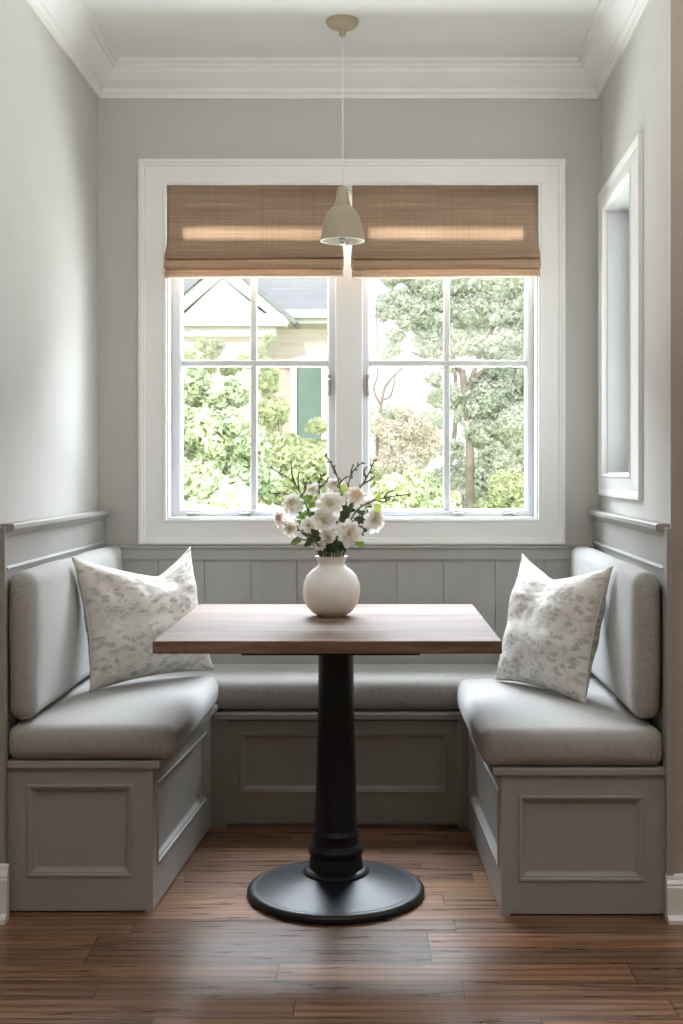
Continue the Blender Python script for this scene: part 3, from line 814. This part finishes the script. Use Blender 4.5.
rim = Vector((vx, VY0, VZ + .158))
def stem_from(px, py, Y, k):
    a = 2.4 * k
    root = Vector((vx + .020 * math.cos(a), VY0 + .020 * math.sin(a), VZ + .02))
    mouth = rim + Vector((.028 * math.cos(a), .022 * math.sin(a), 0))
    tip = P(px, py, Y)
    dx = tip - rim
    mouth = rim + Vector((max(-.029, min(.029, dx.x * .35)), max(-.027, min(.027, dx.y * .35 + .010 * math.sin(a))), 0))
    mid = mouth * .5 + tip * .5 + Vector((-dx.x * .10, -dx.y * .1, .012))
    return curve_pts([root, mouth, mid, tip], 5)

def flower(px, py, Y, rpx, face, k, label, mat=M_petal, open_=1.0, npet=9):
    R_ = 1.13 * rpx * Y / F
    sp_ = stem_from(px, py, Y, k); tip = sp_[-1]
    f = empty('flower_stem', sp_[0], label=label, category='flower', group='white flowers in the vase')
    MB().tube(sp_, [.0022] * (len(sp_) - 1) + [.003], 6).build('stem', M_gstem, f, smooth=True)
    nrm = Vector(face).normalized(); a = nrm.cross(Vector((.1, .2, 1))).normalized(); b_ = nrm.cross(a)
    pm = MB()
    rr = random.Random(k * 11 + 3)
    for ring, (np_, scl, lift, ph) in enumerate(((npet, 1.0, .22, 0), (npet - 1, .80, .55, .35), (npet - 3, .52, 1.0, .1))):
        for i in range(np_):
            th = 2 * math.pi * (i + ph) / np_ + rr.uniform(-.12, .12)
            d_ = a * math.cos(th) + b_ * math.sin(th)
            L = R_ * scl * rr.uniform(.88, 1.1); lf = lift * rr.uniform(.8, 1.2) / open_
            s_ = nrm.cross(d_).normalized(); W = L * (.28 + .04 * rr.random()); k0 = len(pm.v); nn_ = 6
            for j in range(nn_ + 1):
                g = j / nn_; prof_ = math.sin(math.pi * min(1, .08 + g * .80)) ** .7 if g < 1 else .42
                wv_ = W * prof_; h_ = lf * L * (g ** .8) * (.75) - .12 * L * g ** 4
                c_ = tip + nrm * (.002 + h_) + d_ * L * g * math.cos(lf * .5)
                for q_ in (-1, -.5, 0, .5, 1):
                    pm.v.append(c_ + s_ * wv_ * q_ + nrm * (wv_ * .35 * q_ * q_ + (.0012 * rr.uniform(-1, 1) if g > .6 else 0)) - d_ * L * .06 * abs(q_) * g)
            for j in range(nn_):
                for q_ in range(4):
                    e = k0 + j * 5 + q_; pm.f.append((e, e + 1, e + 6, e + 5))
    o = pm.build('blossom', mat, f, smooth=True, fix=False)
    if open_ > .6:
        cm = MB(); cm.ball(tip + nrm * R_ * .16, R_ * .17, 8)
        for i in range(16):
            th = rr.uniform(0, 6.28); r0 = R_ * rr.uniform(.08, .26)
            e = tip + nrm * R_ * rr.uniform(.28, .42) + (a * math.cos(th) + b_ * math.sin(th)) * r0
            cm.tube([tip + nrm * R_ * .1, e], .0005, 4); cm.ball(e, .0012, 6)
        cm.build('stamens', M_yolk, o, smooth=True)
    return f

FL = [
 (330, 505, 3.49, 14, (-.05, -1, .25), M_petal, 1.0, 'largest open white blossom at the top centre of the bouquet'),
 (325, 521, 3.46, 13, (-.1, -1, .1), M_petal, 1.0, 'open white blossom just below the central one'),
 (356, 497, 3.52, 11, (.2, -.9, .5), M_ppetal, 1.0, 'blush tinted blossom at upper right of the bouquet'),
 (349, 533, 3.45, 13, (.1, -1, .05), M_petal, 1.0, 'open white blossom low, right above the vase lip'),
 (373, 519, 3.51, 13, (.65, -.8, .0), M_petal, 1.0, 'drooping white blossom at the right edge of the bouquet'),
 (293, 505, 3.50, 12, (-.3, -.9, .4), M_petal, 1.0, 'white blossom at upper left of the bouquet'),
 (281, 519, 3.52, 9, (-.8, -.6, .1), M_ppetal, 1.0, 'small blush blossom furthest left in the bouquet'),
 (291, 527, 3.49, 10, (-.35, -.9, -.3), M_petal, .8, 'half open white blossom drooping at lower left'),
 (309, 526, 3.47, 9, (-.2, -.9, .2), M_petal, .8, 'small white blossom between left and centre blooms'),
 (328, 535, 3.45, 8, (0, -.9, -.5), M_petal, .6, 'white bud hanging under the central blossoms'),
 (321, 547, 3.47, 6, (-.2, -.8, .6), M_petal, .5, 'white bud resting near the vase lip'),
 (335, 486, 3.58, 11, (.05, -.6, .8), M_petal, .9, 'white blossom rising behind the top of the bouquet'),
 (367, 506, 3.56, 10, (.4, -.8, .4), M_petal, .9, 'white blossom behind the right edge bloom'),
 (314, 491, 3.57, 9, (-.3, -.7, .7), M_petal, .9, 'white blossom behind the upper left bloom'),
]
for k, (px, py, Y, r_, fc, mt, op, lb) in enumerate(FL): flower(px, py, Y, r_, fc, k, lb, mt, op)

def branch(path, Y, shoots, label, k, leaves=(), thick=.0030):
    pts = [P(x, y, Y) for x, y in path]
    root = Vector((vx + .02 * math.cos(k), VY0 + .02 * math.sin(k), VZ + .02)); m_ = rim + Vector((max(-.03, min(.03, (pts[0].x - rim.x) * .4)), .012 * math.sin(k * 2), 0))
    cp = curve_pts([root, m_] + pts, 5); n = len(cp)
    f = empty('budding_branch', root, label=label, category='branch', group='budding branches in the vase')
    mb = MB(); mb.tube(cp, [thick * (1.1 - .6 * i / n) for i in range(n)], 6); bd = mb; rr = random.Random(k)
    for sh_ in shoots:
        sp_ = curve_pts([P(x, y, Y + .004) for x, y in sh_], 4); mb.tube(sp_, [.0024 * (1.1 - .5 * i / len(sp_)) for i in range(len(sp_))], 6)
        for p in sp_[2::3]: bd.ball(p + Vector((rr.uniform(-.003, .003), 0, rr.uniform(-.002, .003))), .0027, 6, (.8, .8, 1.4))
    st = 12
    for i in range(st, n, 2):
        sd = 1 if (i // 2) % 2 else -1
        tdir = (cp[min(i + 1, n - 1)] - cp[i - 1]).normalized(); s_ = tdir.cross(Vector((0, 1, 0)))
        bd.tube([cp[i], cp[i] + s_ * .005 * sd + tdir * .004, cp[i] + s_ * .0065 * sd + tdir * .009], [.0014, .0024, .0006], 6)
    bd.build('twig', M_stem, f, smooth=True)
    for (x, y, dx, dy, L, W, mt) in leaves:
        lm = MB(); leaf_mesh(lm, P(x, y, Y - .01), Vector((dx, -.25, -dy)), Vector((0.1, -1, .35)), L, W); lm.build('leaf', mt, f, smooth=True, fix=False)
branch([(311, 520), (304, 500), (292, 481), (269, 467)], 3.52, [[(296, 486), (292, 474), (291, 462)], [(299, 490), (298, 480), (299, 472)]], 'long twig reaching up to the far left over the blossoms', 1,
       [(302, 497, .5, .35, .030, .009, M_leaf), (303, 502, -.6, -.3, .028, .009, M_leaf), (309, 508, .6, -.5, .028, .008, M_leaf)])
branch([(309, 512), (300, 497), (286, 494), (268, 493)], 3.54, [[(300, 497), (306, 488), (303, 480)]], 'short twig stretched level toward the left', 2, [(304, 500, .6, -.3, .026, .009, M_leaf)])
branch([(341, 508), (339, 484), (334, 468), (325, 455)], 3.55, [[(337, 476), (333, 468), (331, 461)], [(339, 484), (345, 478), (351, 476)]], 'upright twig rising highest at the centre', 3, [(343, 494, .1, -1, .030, .009, M_lleaf), (341, 497, -.5, -.7, .022, .007, M_leaf)])
branch([(346, 505), (349, 482), (354, 470), (363, 462)], 3.57, [[(351, 476), (352, 468), (354, 465)]], 'curved twig just right of the centre', 4, [(347, 495, .3, -1, .026, .008, M_leaf)])
branch([(352, 503), (362, 485), (369, 473), (375, 459)], 3.53, [[(362, 485), (370, 480), (374, 477)], [(366, 478), (364, 471), (366, 467)]], 'forked twig slanting up to the right', 5)
branch([(351, 520), (364, 505), (384, 498), (411, 494)], 3.50, [[(384, 498), (388, 492), (393, 491)], [(371, 502), (377, 498), (380, 493)], [(376, 500), (384, 502), (390, 499)]], 'long twig reaching out low to the right', 6,
       [(377, 503, .1, .9, .030, .010, M_lleaf), (377, 501, .3, -.8, .022, .008, M_lleaf)])
branch([(322, 512), (319, 490), (320, 480), (323, 474)], 3.54, [[(320, 488), (326, 482), (328, 478)]], 'thin twig standing left of the centre twig', 7, [(313, 503, -.5, -.9, .028, .010, M_lleaf)])
branch([(318, 545), (312, 538), (303, 532), (297, 528)], 3.46, [[(312, 538), (304, 540), (298, 537)]], 'drooping twig over the left side of the vase', 8,
       [(302, 539, -.9, .3, .034, .009, M_leaf), (312, 541, -.8, .5, .026, .008, M_dleaf), (316, 536, -.4, -.7, .024, .008, M_dleaf)])

def sprig(k, tips, label):
    f = empty('leafy_sprig', (vx, VY0, VZ + .02), label=label, category='foliage', group='leafy sprigs in the vase')
    st_, lf = MB(), MB(); rr = random.Random(k)
    for (x, y, Y) in tips:
        c_ = stem_from(x, y, Y, k + x); st_.tube(c_, .0017, 5)
        for i in range(9, len(c_)):
            for s_ in (-1, 1):
                dr = Vector((s_ * rr.uniform(.3, 1), rr.uniform(-.9, .1), rr.uniform(-.2, .9)))
                leaf_mesh(lf, c_[i], dr, Vector((rr.uniform(-.4, .4), -1, .4)), rr.uniform(.018, .030), rr.uniform(.005, .009))
    st_.build('stem', M_gstem, f, smooth=True); lf.build('leaves', M_dleaf if k % 2 else M_leaf, f, smooth=True, fix=False)
sprig(1, [(322, 530, 3.50), (317, 515, 3.53), (312, 533, 3.50)], 'dark green leaves low on the left of the bouquet')
sprig(3, [(342, 512, 3.52), (349, 508, 3.54), (345, 525, 3.49)], 'dark green leaves in the middle of the bouquet')
sprig(5, [(362, 520, 3.53), (360, 530, 3.50), (366, 512, 3.55)], 'dark green leaves on the right of the bouquet')
sprig(2, [(303, 515, 3.54), (302, 525, 3.52)], 'mid green leaves behind the left blossoms')
sprig(7, [(330, 545, 3.49), (338, 540, 3.50), (343, 543, 3.49), (324, 542, 3.50)], 'dark green leaves packed at the vase mouth')
f = empty('leafy_sprig', (vx, VY0, VZ + .02), label='single green leaf hanging right of the vase lip', category='foliage', group='leafy sprigs in the vase')
c_ = stem_from(354, 543, 3.47, 2); MB().tube(c_, .0014, 5).build('stem', M_gstem, f, smooth=True)
lm = MB(); leaf_mesh(lm, c_[-1], Vector((1, -.1, -.12)), Vector((.1, -.9, .5)), .034, .010); lm.build('leaves', M_leaf, f, smooth=True, fix=False)

# ------------------------------------------------------------------ outdoors
GZ = -1.0
MB().add([(-30, 5.2, GZ), (30, 5.2, GZ), (30, 60, GZ), (-30, 60, GZ)], [(0, 1, 2, 3)]).build('lawn', M_grass, kind='structure')

def leaves_mesh(name, mat, parent, blobs, n, size, seed):
    g = np.random.default_rng(seed); n = int(n * 2.6); size = size * .62
    bl = np.array([b_[:4] for b_ in blobs], float)
    sub = []                                                     # every bough carries smaller clumps
    for x, y, z, r_ in bl:
        sub.append((x, y, z, r_ * .72))
        for _ in range(9):
            d_ = g.normal(size=3); d_ /= np.linalg.norm(d_); q_ = r_ * (.55 + .4 * g.random())
            sub.append((x + d_[0] * q_, y + d_[1] * q_ * .8, z + d_[2] * q_ * .85, r_ * (.24 + .22 * g.random())))
    bl = np.array(sub); wgt = bl[:, 3] ** 2; wgt /= wgt.sum()
    idx = g.choice(len(bl), n, p=wgt)
    d = g.normal(size=(n, 3)); d /= np.linalg.norm(d, axis=1)[:, None]
    # lumpy shells
    lump = 1 + .18 * np.sin(d[:, 0] * 7 + idx) * np.sin(d[:, 2] * 8 + idx * 2) + .10 * np.sin(d[:, 1] * 15 + idx * 3 + d[:, 2] * 11)
    rad = bl[idx, 3] * (1.02 - .45 * g.random(n) ** 1.5 + .16 * g.random(n) ** 4) * lump
    c = bl[idx, :3] + d * rad[:, None] * np.array([1, .8, .85])
    nr = d + g.normal(size=(n, 3)) * .75; nr /= np.linalg.norm(nr, axis=1)[:, None]
    t1 = np.cross(nr, g.normal(size=(n, 3))); t1 /= np.linalg.norm(t1, axis=1)[:, None]
    t2 = np.cross(nr, t1); s = size * (.6 + .8 * g.random(n))[:, None]
    v_ = np.empty((n, 4, 3)); v_[:, 0] = c - t1 * s; v_[:, 1] = c + t2 * s * .45 + nr * s * .15; v_[:, 2] = c + t1 * s; v_[:, 3] = c - t2 * s * .45 + nr * s * .15
    v_ = v_.reshape(-1, 3) - np.array(ORG[parent.name])
    me = bpy.data.meshes.new(name); me.vertices.add(n * 4); me.vertices.foreach_set('co', v_.ravel())
    me.loops.add(n * 4); me.loops.foreach_set('vertex_index', np.arange(n * 4)); me.polygons.add(n)
    me.polygons.foreach_set('loop_start', np.arange(n) * 4); me.polygons.foreach_set('loop_total', np.full(n, 4))
    me.update(calc_edges=True); me.validate(); me.materials.append(mat)
    o = bpy.data.objects.new(name, me); C.objects.link(o); o.parent = parent; ORG[o.name] = ORG[parent.name]
    return o

def plant(kind, base, trunks, blobs, n, size, mat, seed, label, cat, group=None):
    base = Vector(base); t = empty(kind, base, label=label, category=cat)
    if group: t['group'] = group
    tm = MB()
    for pts, r0, r1 in trunks:
        cp = curve_pts([Vector(p) for p in pts], 5); m_ = len(cp)
        tm.tube(cp, [r0 + (r1 - r0) * i / (m_ - 1) for i in range(m_)], 7)
    tm.build('trunk', M_bark, t, smooth=True)
    leaves_mesh('foliage', mat, t, blobs, n, size, seed)
def bl(px, py, rpx, Y): p = P(px, py, Y); return (p.x, p.y, p.z, rpx * Y / F)
def gp(px, Y): return ((px - VX) * Y / F, Y, GZ)

# left: shrubs in front of the brick house
Y = 9.5
plant('garden_shrub', gp(215, Y), [([gp(215, Y), P(212, 500, Y), P(205, 400, Y)], .05, .015), ([gp(215, Y), P(225, 480, Y), P(235, 410, Y)], .04, .012)],
      [bl(200, 430, 36, Y), bl(240, 440, 34, Y), bl(180, 480, 44, Y), bl(225, 490, 45, Y), bl(195, 385, 22, Y), bl(237, 392, 16, Y), bl(160, 420, 40, Y), bl(130, 480, 50, Y), bl(212, 402, 16, Y), bl(218, 440, 22, Y), bl(186, 395, 16, Y), bl(205, 460, 28, Y), bl(210, 545, 60, Y), bl(140, 560, 60, Y)],
      20000, .045, M_fol1, 3, 'broad mid green shrub filling the lower left window', 'shrub')
Y = 10.4
plant('garden_shrub', gp(285, Y), [([gp(285, Y), P(283, 500, Y), P(278, 400, Y)], .04, .012)],
      [bl(272, 412, 20, Y), bl(280, 455, 30, Y), bl(310, 470, 30, Y), bl(300, 505, 36, Y), bl(268, 380, 13, Y), bl(340, 480, 34, Y), bl(300, 555, 55, Y), bl(316, 425, 10, Y)],
      14000, .045, M_fol2, 4, 'yellow green shrub beside the green shutter', 'shrub')
Y = 8.2
plant('garden_shrub', gp(232, Y), [([gp(232, Y), P(232, 540, Y), P(230, 490, Y)], .04, .012)],
      [bl(235, 500, 24, Y), bl(205, 525, 28, Y), bl(262, 525, 30, Y), bl(290, 540, 30, Y)],
      7000, .038, M_fol2, 5, 'low yellow green shrub at the bottom of the left window', 'shrub')
Y = 11.6
plant('climbing_vine', gp(207, Y), [([gp(207, Y), P(205, 420, Y), P(204, 345, Y)], .03, .008), ([gp(255, Y), P(262, 420, Y), P(270, 335, Y)], .03, .008)],
      [bl(200, 345, 7, Y), bl(216, 348, 9, Y), bl(190, 355, 8, Y), bl(206, 362, 12, Y), bl(262, 352, 9, Y), bl(271, 340, 7, Y), bl(268, 365, 11, Y), bl(246, 362, 9, Y), bl(230, 368, 11, Y)],
      1500, .04, M_fol2, 6, 'sparse airy vine tips against the pale brick wall', 'shrub')
# right: trees
Y = 15
tr_ = gp(470, Y)
plant('shade_tree', tr_, [([tr_, P(470, 500, Y), P(469, 430, Y), P(462, 370, Y)], .06, .04), ([P(466, 400, Y), P(478, 360, Y), P(497, 320, Y), P(505, 300, Y)], .035, .012), ([P(463, 375, Y), P(445, 352, Y), P(425, 340, Y), P(400, 318, Y)], .035, .012),
      ([P(440, 350, Y), P(426, 357, Y), P(412, 352, Y)], .03, .012), ([P(470, 385, Y), P(485, 370, Y), P(500, 372, Y)], .04, .012)],
      [bl(420, 315, 22, Y), bl(432, 345, 16, Y), bl(404, 300, 14, Y), bl(465, 310, 24, Y), bl(455, 285, 22, Y), bl(505, 345, 24, Y), bl(515, 285, 16, Y), bl(490, 395, 30, Y), bl(515, 420, 30, Y), bl(480, 430, 22, Y), bl(460, 345, 15, Y), bl(455, 395, 12, Y), bl(548, 370, 40, Y), bl(560, 320, 36, Y), bl(500, 455, 20, Y), bl(410, 275, 16, Y), bl(520, 250, 26, Y), bl(460, 245, 30, Y), bl(485, 290, 16, Y), bl(480, 345, 18, Y), bl(520, 315, 18, Y), bl(438, 322, 16, Y), bl(425, 290, 18, Y), bl(395, 335, 9, Y), bl(445, 300, 16, Y), bl(500, 315, 16, Y), bl(385, 312, 10, Y), bl(392, 280, 9, Y), bl(495, 368, 16, Y), bl(518, 380, 18, Y), bl(448, 365, 9, Y), bl(435, 380, 8, Y)],
      34000, .055, M_fol3, 8, 'tall spreading shade tree with a forked trunk seen through the right window', 'tree')
Y = 21
plant('shade_tree', gp(495, Y), [([gp(495, Y), P(495, 450, Y), P(490, 330, Y)], .2, .05)],
      [bl(480, 480, 40, Y), bl(520, 470, 45, Y), bl(445, 500, 30, Y), bl(500, 400, 40, Y), bl(550, 440, 50, Y), bl(455, 450, 14, Y), bl(600, 400, 60, Y)],
      14000, .075, M_fol3, 9, 'grey green tree right behind the forked shade tree', 'tree')
Y = 30
plant('distant_tree', gp(430, Y), [([gp(430, Y), P(455, 430, Y), P(452, 330, Y)], .08, .03)],
      [bl(400, 305, 22, Y), bl(430, 340, 24, Y), bl(390, 350, 14, Y), bl(460, 330, 30, Y), bl(500, 300, 40, Y), bl(530, 350, 40, Y), bl(440, 290, 24, Y), bl(440, 400, 18, Y), bl(385, 420, 18, Y), bl(420, 430, 22, Y), bl(580, 330, 50, Y)],
      5200, .12, M_fol3, 19, 'pale hazy tree standing farthest away behind the right window', 'tree')
Y = 11
plant('garden_shrub', gp(512, Y), [([gp(512, Y), P(510, 530, Y), P(508, 490, Y)], .05, .012)],
      [bl(512, 488, 24, Y), bl(492, 505, 16, Y), bl(530, 505, 26, Y), bl(500, 540, 40, Y), bl(550, 500, 30, Y)], 9000, .042, M_fol2, 10, 'rounded bright shrub at the lower right of the right window', 'shrub')
Y = 12
gb = gp(400, Y)
plant('blossoming_shrub', gb, [([gb, P(402, 500, Y), P(403, 455, Y), P(399, 425, Y)], .03, .008), ([P(403, 455, Y), P(412, 430, Y), P(420, 415, Y)], .018, .006), ([P(402, 470, Y), P(390, 445, Y), P(383, 430, Y)], .016, .006),
      ([gb, P(378, 480, Y), P(382, 400, Y), P(392, 378, Y), P(404, 367, Y)], .022, .006), ([P(381, 405, Y), P(374, 390, Y), P(378, 368, Y), P(376, 300, Y)], .014, .004), ([P(382, 400, Y), P(391, 395, Y), P(396, 372, Y)], .012, .005)],
      [bl(395, 440, 22, Y), bl(415, 430, 20, Y), bl(380, 425, 16, Y), bl(430, 445, 18, Y), bl(405, 465, 28, Y), bl(375, 470, 24, Y), bl(405, 412, 12, Y), bl(432, 415, 9, Y)],
      3600, .032, M_fol4, 11, 'pale blush shrub with bare upright twigs in the right window', 'shrub')
Y = 10
plant('garden_shrub', gp(390, Y), [([gp(390, Y), P(392, 540, Y), P(390, 500, Y)], .04, .012)],
      [bl(385, 500, 26, Y), bl(420, 492, 22, Y), bl(440, 510, 24, Y), bl(400, 540, 45, Y), bl(360, 510, 28, Y), bl(455, 540, 36, Y)], 10000, .04, M_fol2, 12, 'low pale green shrub at the lower left of the right window', 'shrub')

# brick house
HY = 16.0
def hp(px, py, dy=0): p = P(px, py, HY); return Vector((p.x, p.y + dy, p.z))
hz = lambda py: H + (VY - py) * HY / F
hx = lambda px: (px - VX) * HY / F
t = empty('brick_house', (hx(200), HY + 2, GZ), label='pale brick house with white gable and slate roof beyond the left window', category='house')
XE = hx(338)
MB().box(-11, XE, HY, HY + 6, GZ, hz(321)).build('brick_wall', M_brick, t)
# main roof sloping back
e = hz(320); rz = hz(240)
MB().add([(-11.3, HY - .3, e), (XE + .25, HY - .3, e), (XE + .25, HY + 3.4, rz + 1.5), (-11.3, HY + 3.4, rz + 1.5), (-11.3, HY - .3, e + .1), (XE + .25, HY - .3, e + .1), (XE + .25, HY + 3.4, rz + 1.6), (-11.3, HY + 3.4, rz + 1.6)],
         [(0, 3, 2, 1), (4, 5, 6, 7), (0, 1, 5, 4), (1, 2, 6, 5), (2, 3, 7, 6), (3, 0, 4, 7)]).build('roof', M_slate, t)
MB().box(-11.3, XE + .25, HY - .36, HY - .28, e - .02, e + .09).box(-11.3, XE + .2, HY - .3, HY, e - .08, e - .02).build('gutter', M_white_ext, t, bevel=.01)
# projecting gable
G0, G1, GA = hx(176), hx(283), hx(227)
gy = HY - .55
ze, za = hz(325), hz(275)
MB().add([(G0 + .1, gy + .03, ze), (G1 - .1, gy + .03, ze), (GA, gy + .03, za - .12), (G0 + .1, HY + 2, ze), (G1 - .1, HY + 2, ze), (GA, HY + 2, za - .12)], [(0, 1, 2), (3, 5, 4), (0, 3, 4, 1), (1, 4, 5, 2), (0, 2, 5, 3)]).build('gable', M_white_ext, t)
def bar(mb, a, b_, w_, y0, y1):
    a = Vector(a); b_ = Vector(b_); d_ = (b_ - a).normalized(); n_ = Vector((-d_.y, d_.x)) * w_ / 2
    c4 = [a - n_, b_ - n_, b_ + n_, a + n_]
    return mb.hexa([(p.x, y0, p.y) for p in c4] + [(p.x, y1, p.y) for p in c4])
mb = MB()
bar(mb, (G0 - .12, ze - .04), (GA + .03, za + .0), .15, gy, gy + .1); bar(mb, (G1 + .12, ze - .04), (GA - .03, za + .0), .15, gy, gy + .1)
bar(mb, (G0 - .1, ze + .0), (G1 + .1, ze + .0), .16, gy - .02, gy + .1)
bar(mb, (G0 + .05, ze - .14), (G1 - .05, ze - .14), .12, gy + .06, gy + .14)
mb.build('bargeboard', M_white_ext, t, bevel=.01)
mb = MB()
bar(mb, (G0 - .25, ze - .04), (GA, za + .13), .05, gy - .05, HY + 2.5); bar(mb, (G1 + .2, ze - .04), (GA, za + .13), .05, gy - .05, HY + 2.5)
mb.build('gable_roof', M_slate, t)
MB().box(G0 + .15, G1 - .2, gy + .15, HY + .01, GZ, ze).build('bay_wall', M_brick, t)
# window with shutter
wz0, wz1 = hz(440), hz(368)
MB().box(hx(298), hx(321), HY - .05, HY, wz0, wz1).build('shutter', M_green_ext, t, bevel=.01)
MB().box(hx(290), hx(297.5), HY - .08, HY, wz0, wz1 + .02).box(hx(321), hx(337), HY - .06, HY, wz0, wz1 + .02).build('window_trim', M_white_ext, t, bevel=.01)
mb = MB(); n = 16
for i in range(n):
    a0_, a1_ = math.pi * i / n, math.pi * (i + 1) / n; cx_, cz_ = hx(311), wz1 + .01
    q_ = [(cx_ + .26 * math.cos(a0_), cz_ + .06 * math.sin(a0_)), (cx_ + .26 * math.cos(a1_), cz_ + .06 * math.sin(a1_)), (cx_ + .33 * math.cos(a1_), cz_ + .16 * math.sin(a1_)), (cx_ + .33 * math.cos(a0_), cz_ + .16 * math.sin(a0_))]
    mb.hexa([(x, HY - .07, z) for x, z in q_] + [(x, HY, z) for x, z in q_])
mb.build('window_arch', M_white_ext, t)
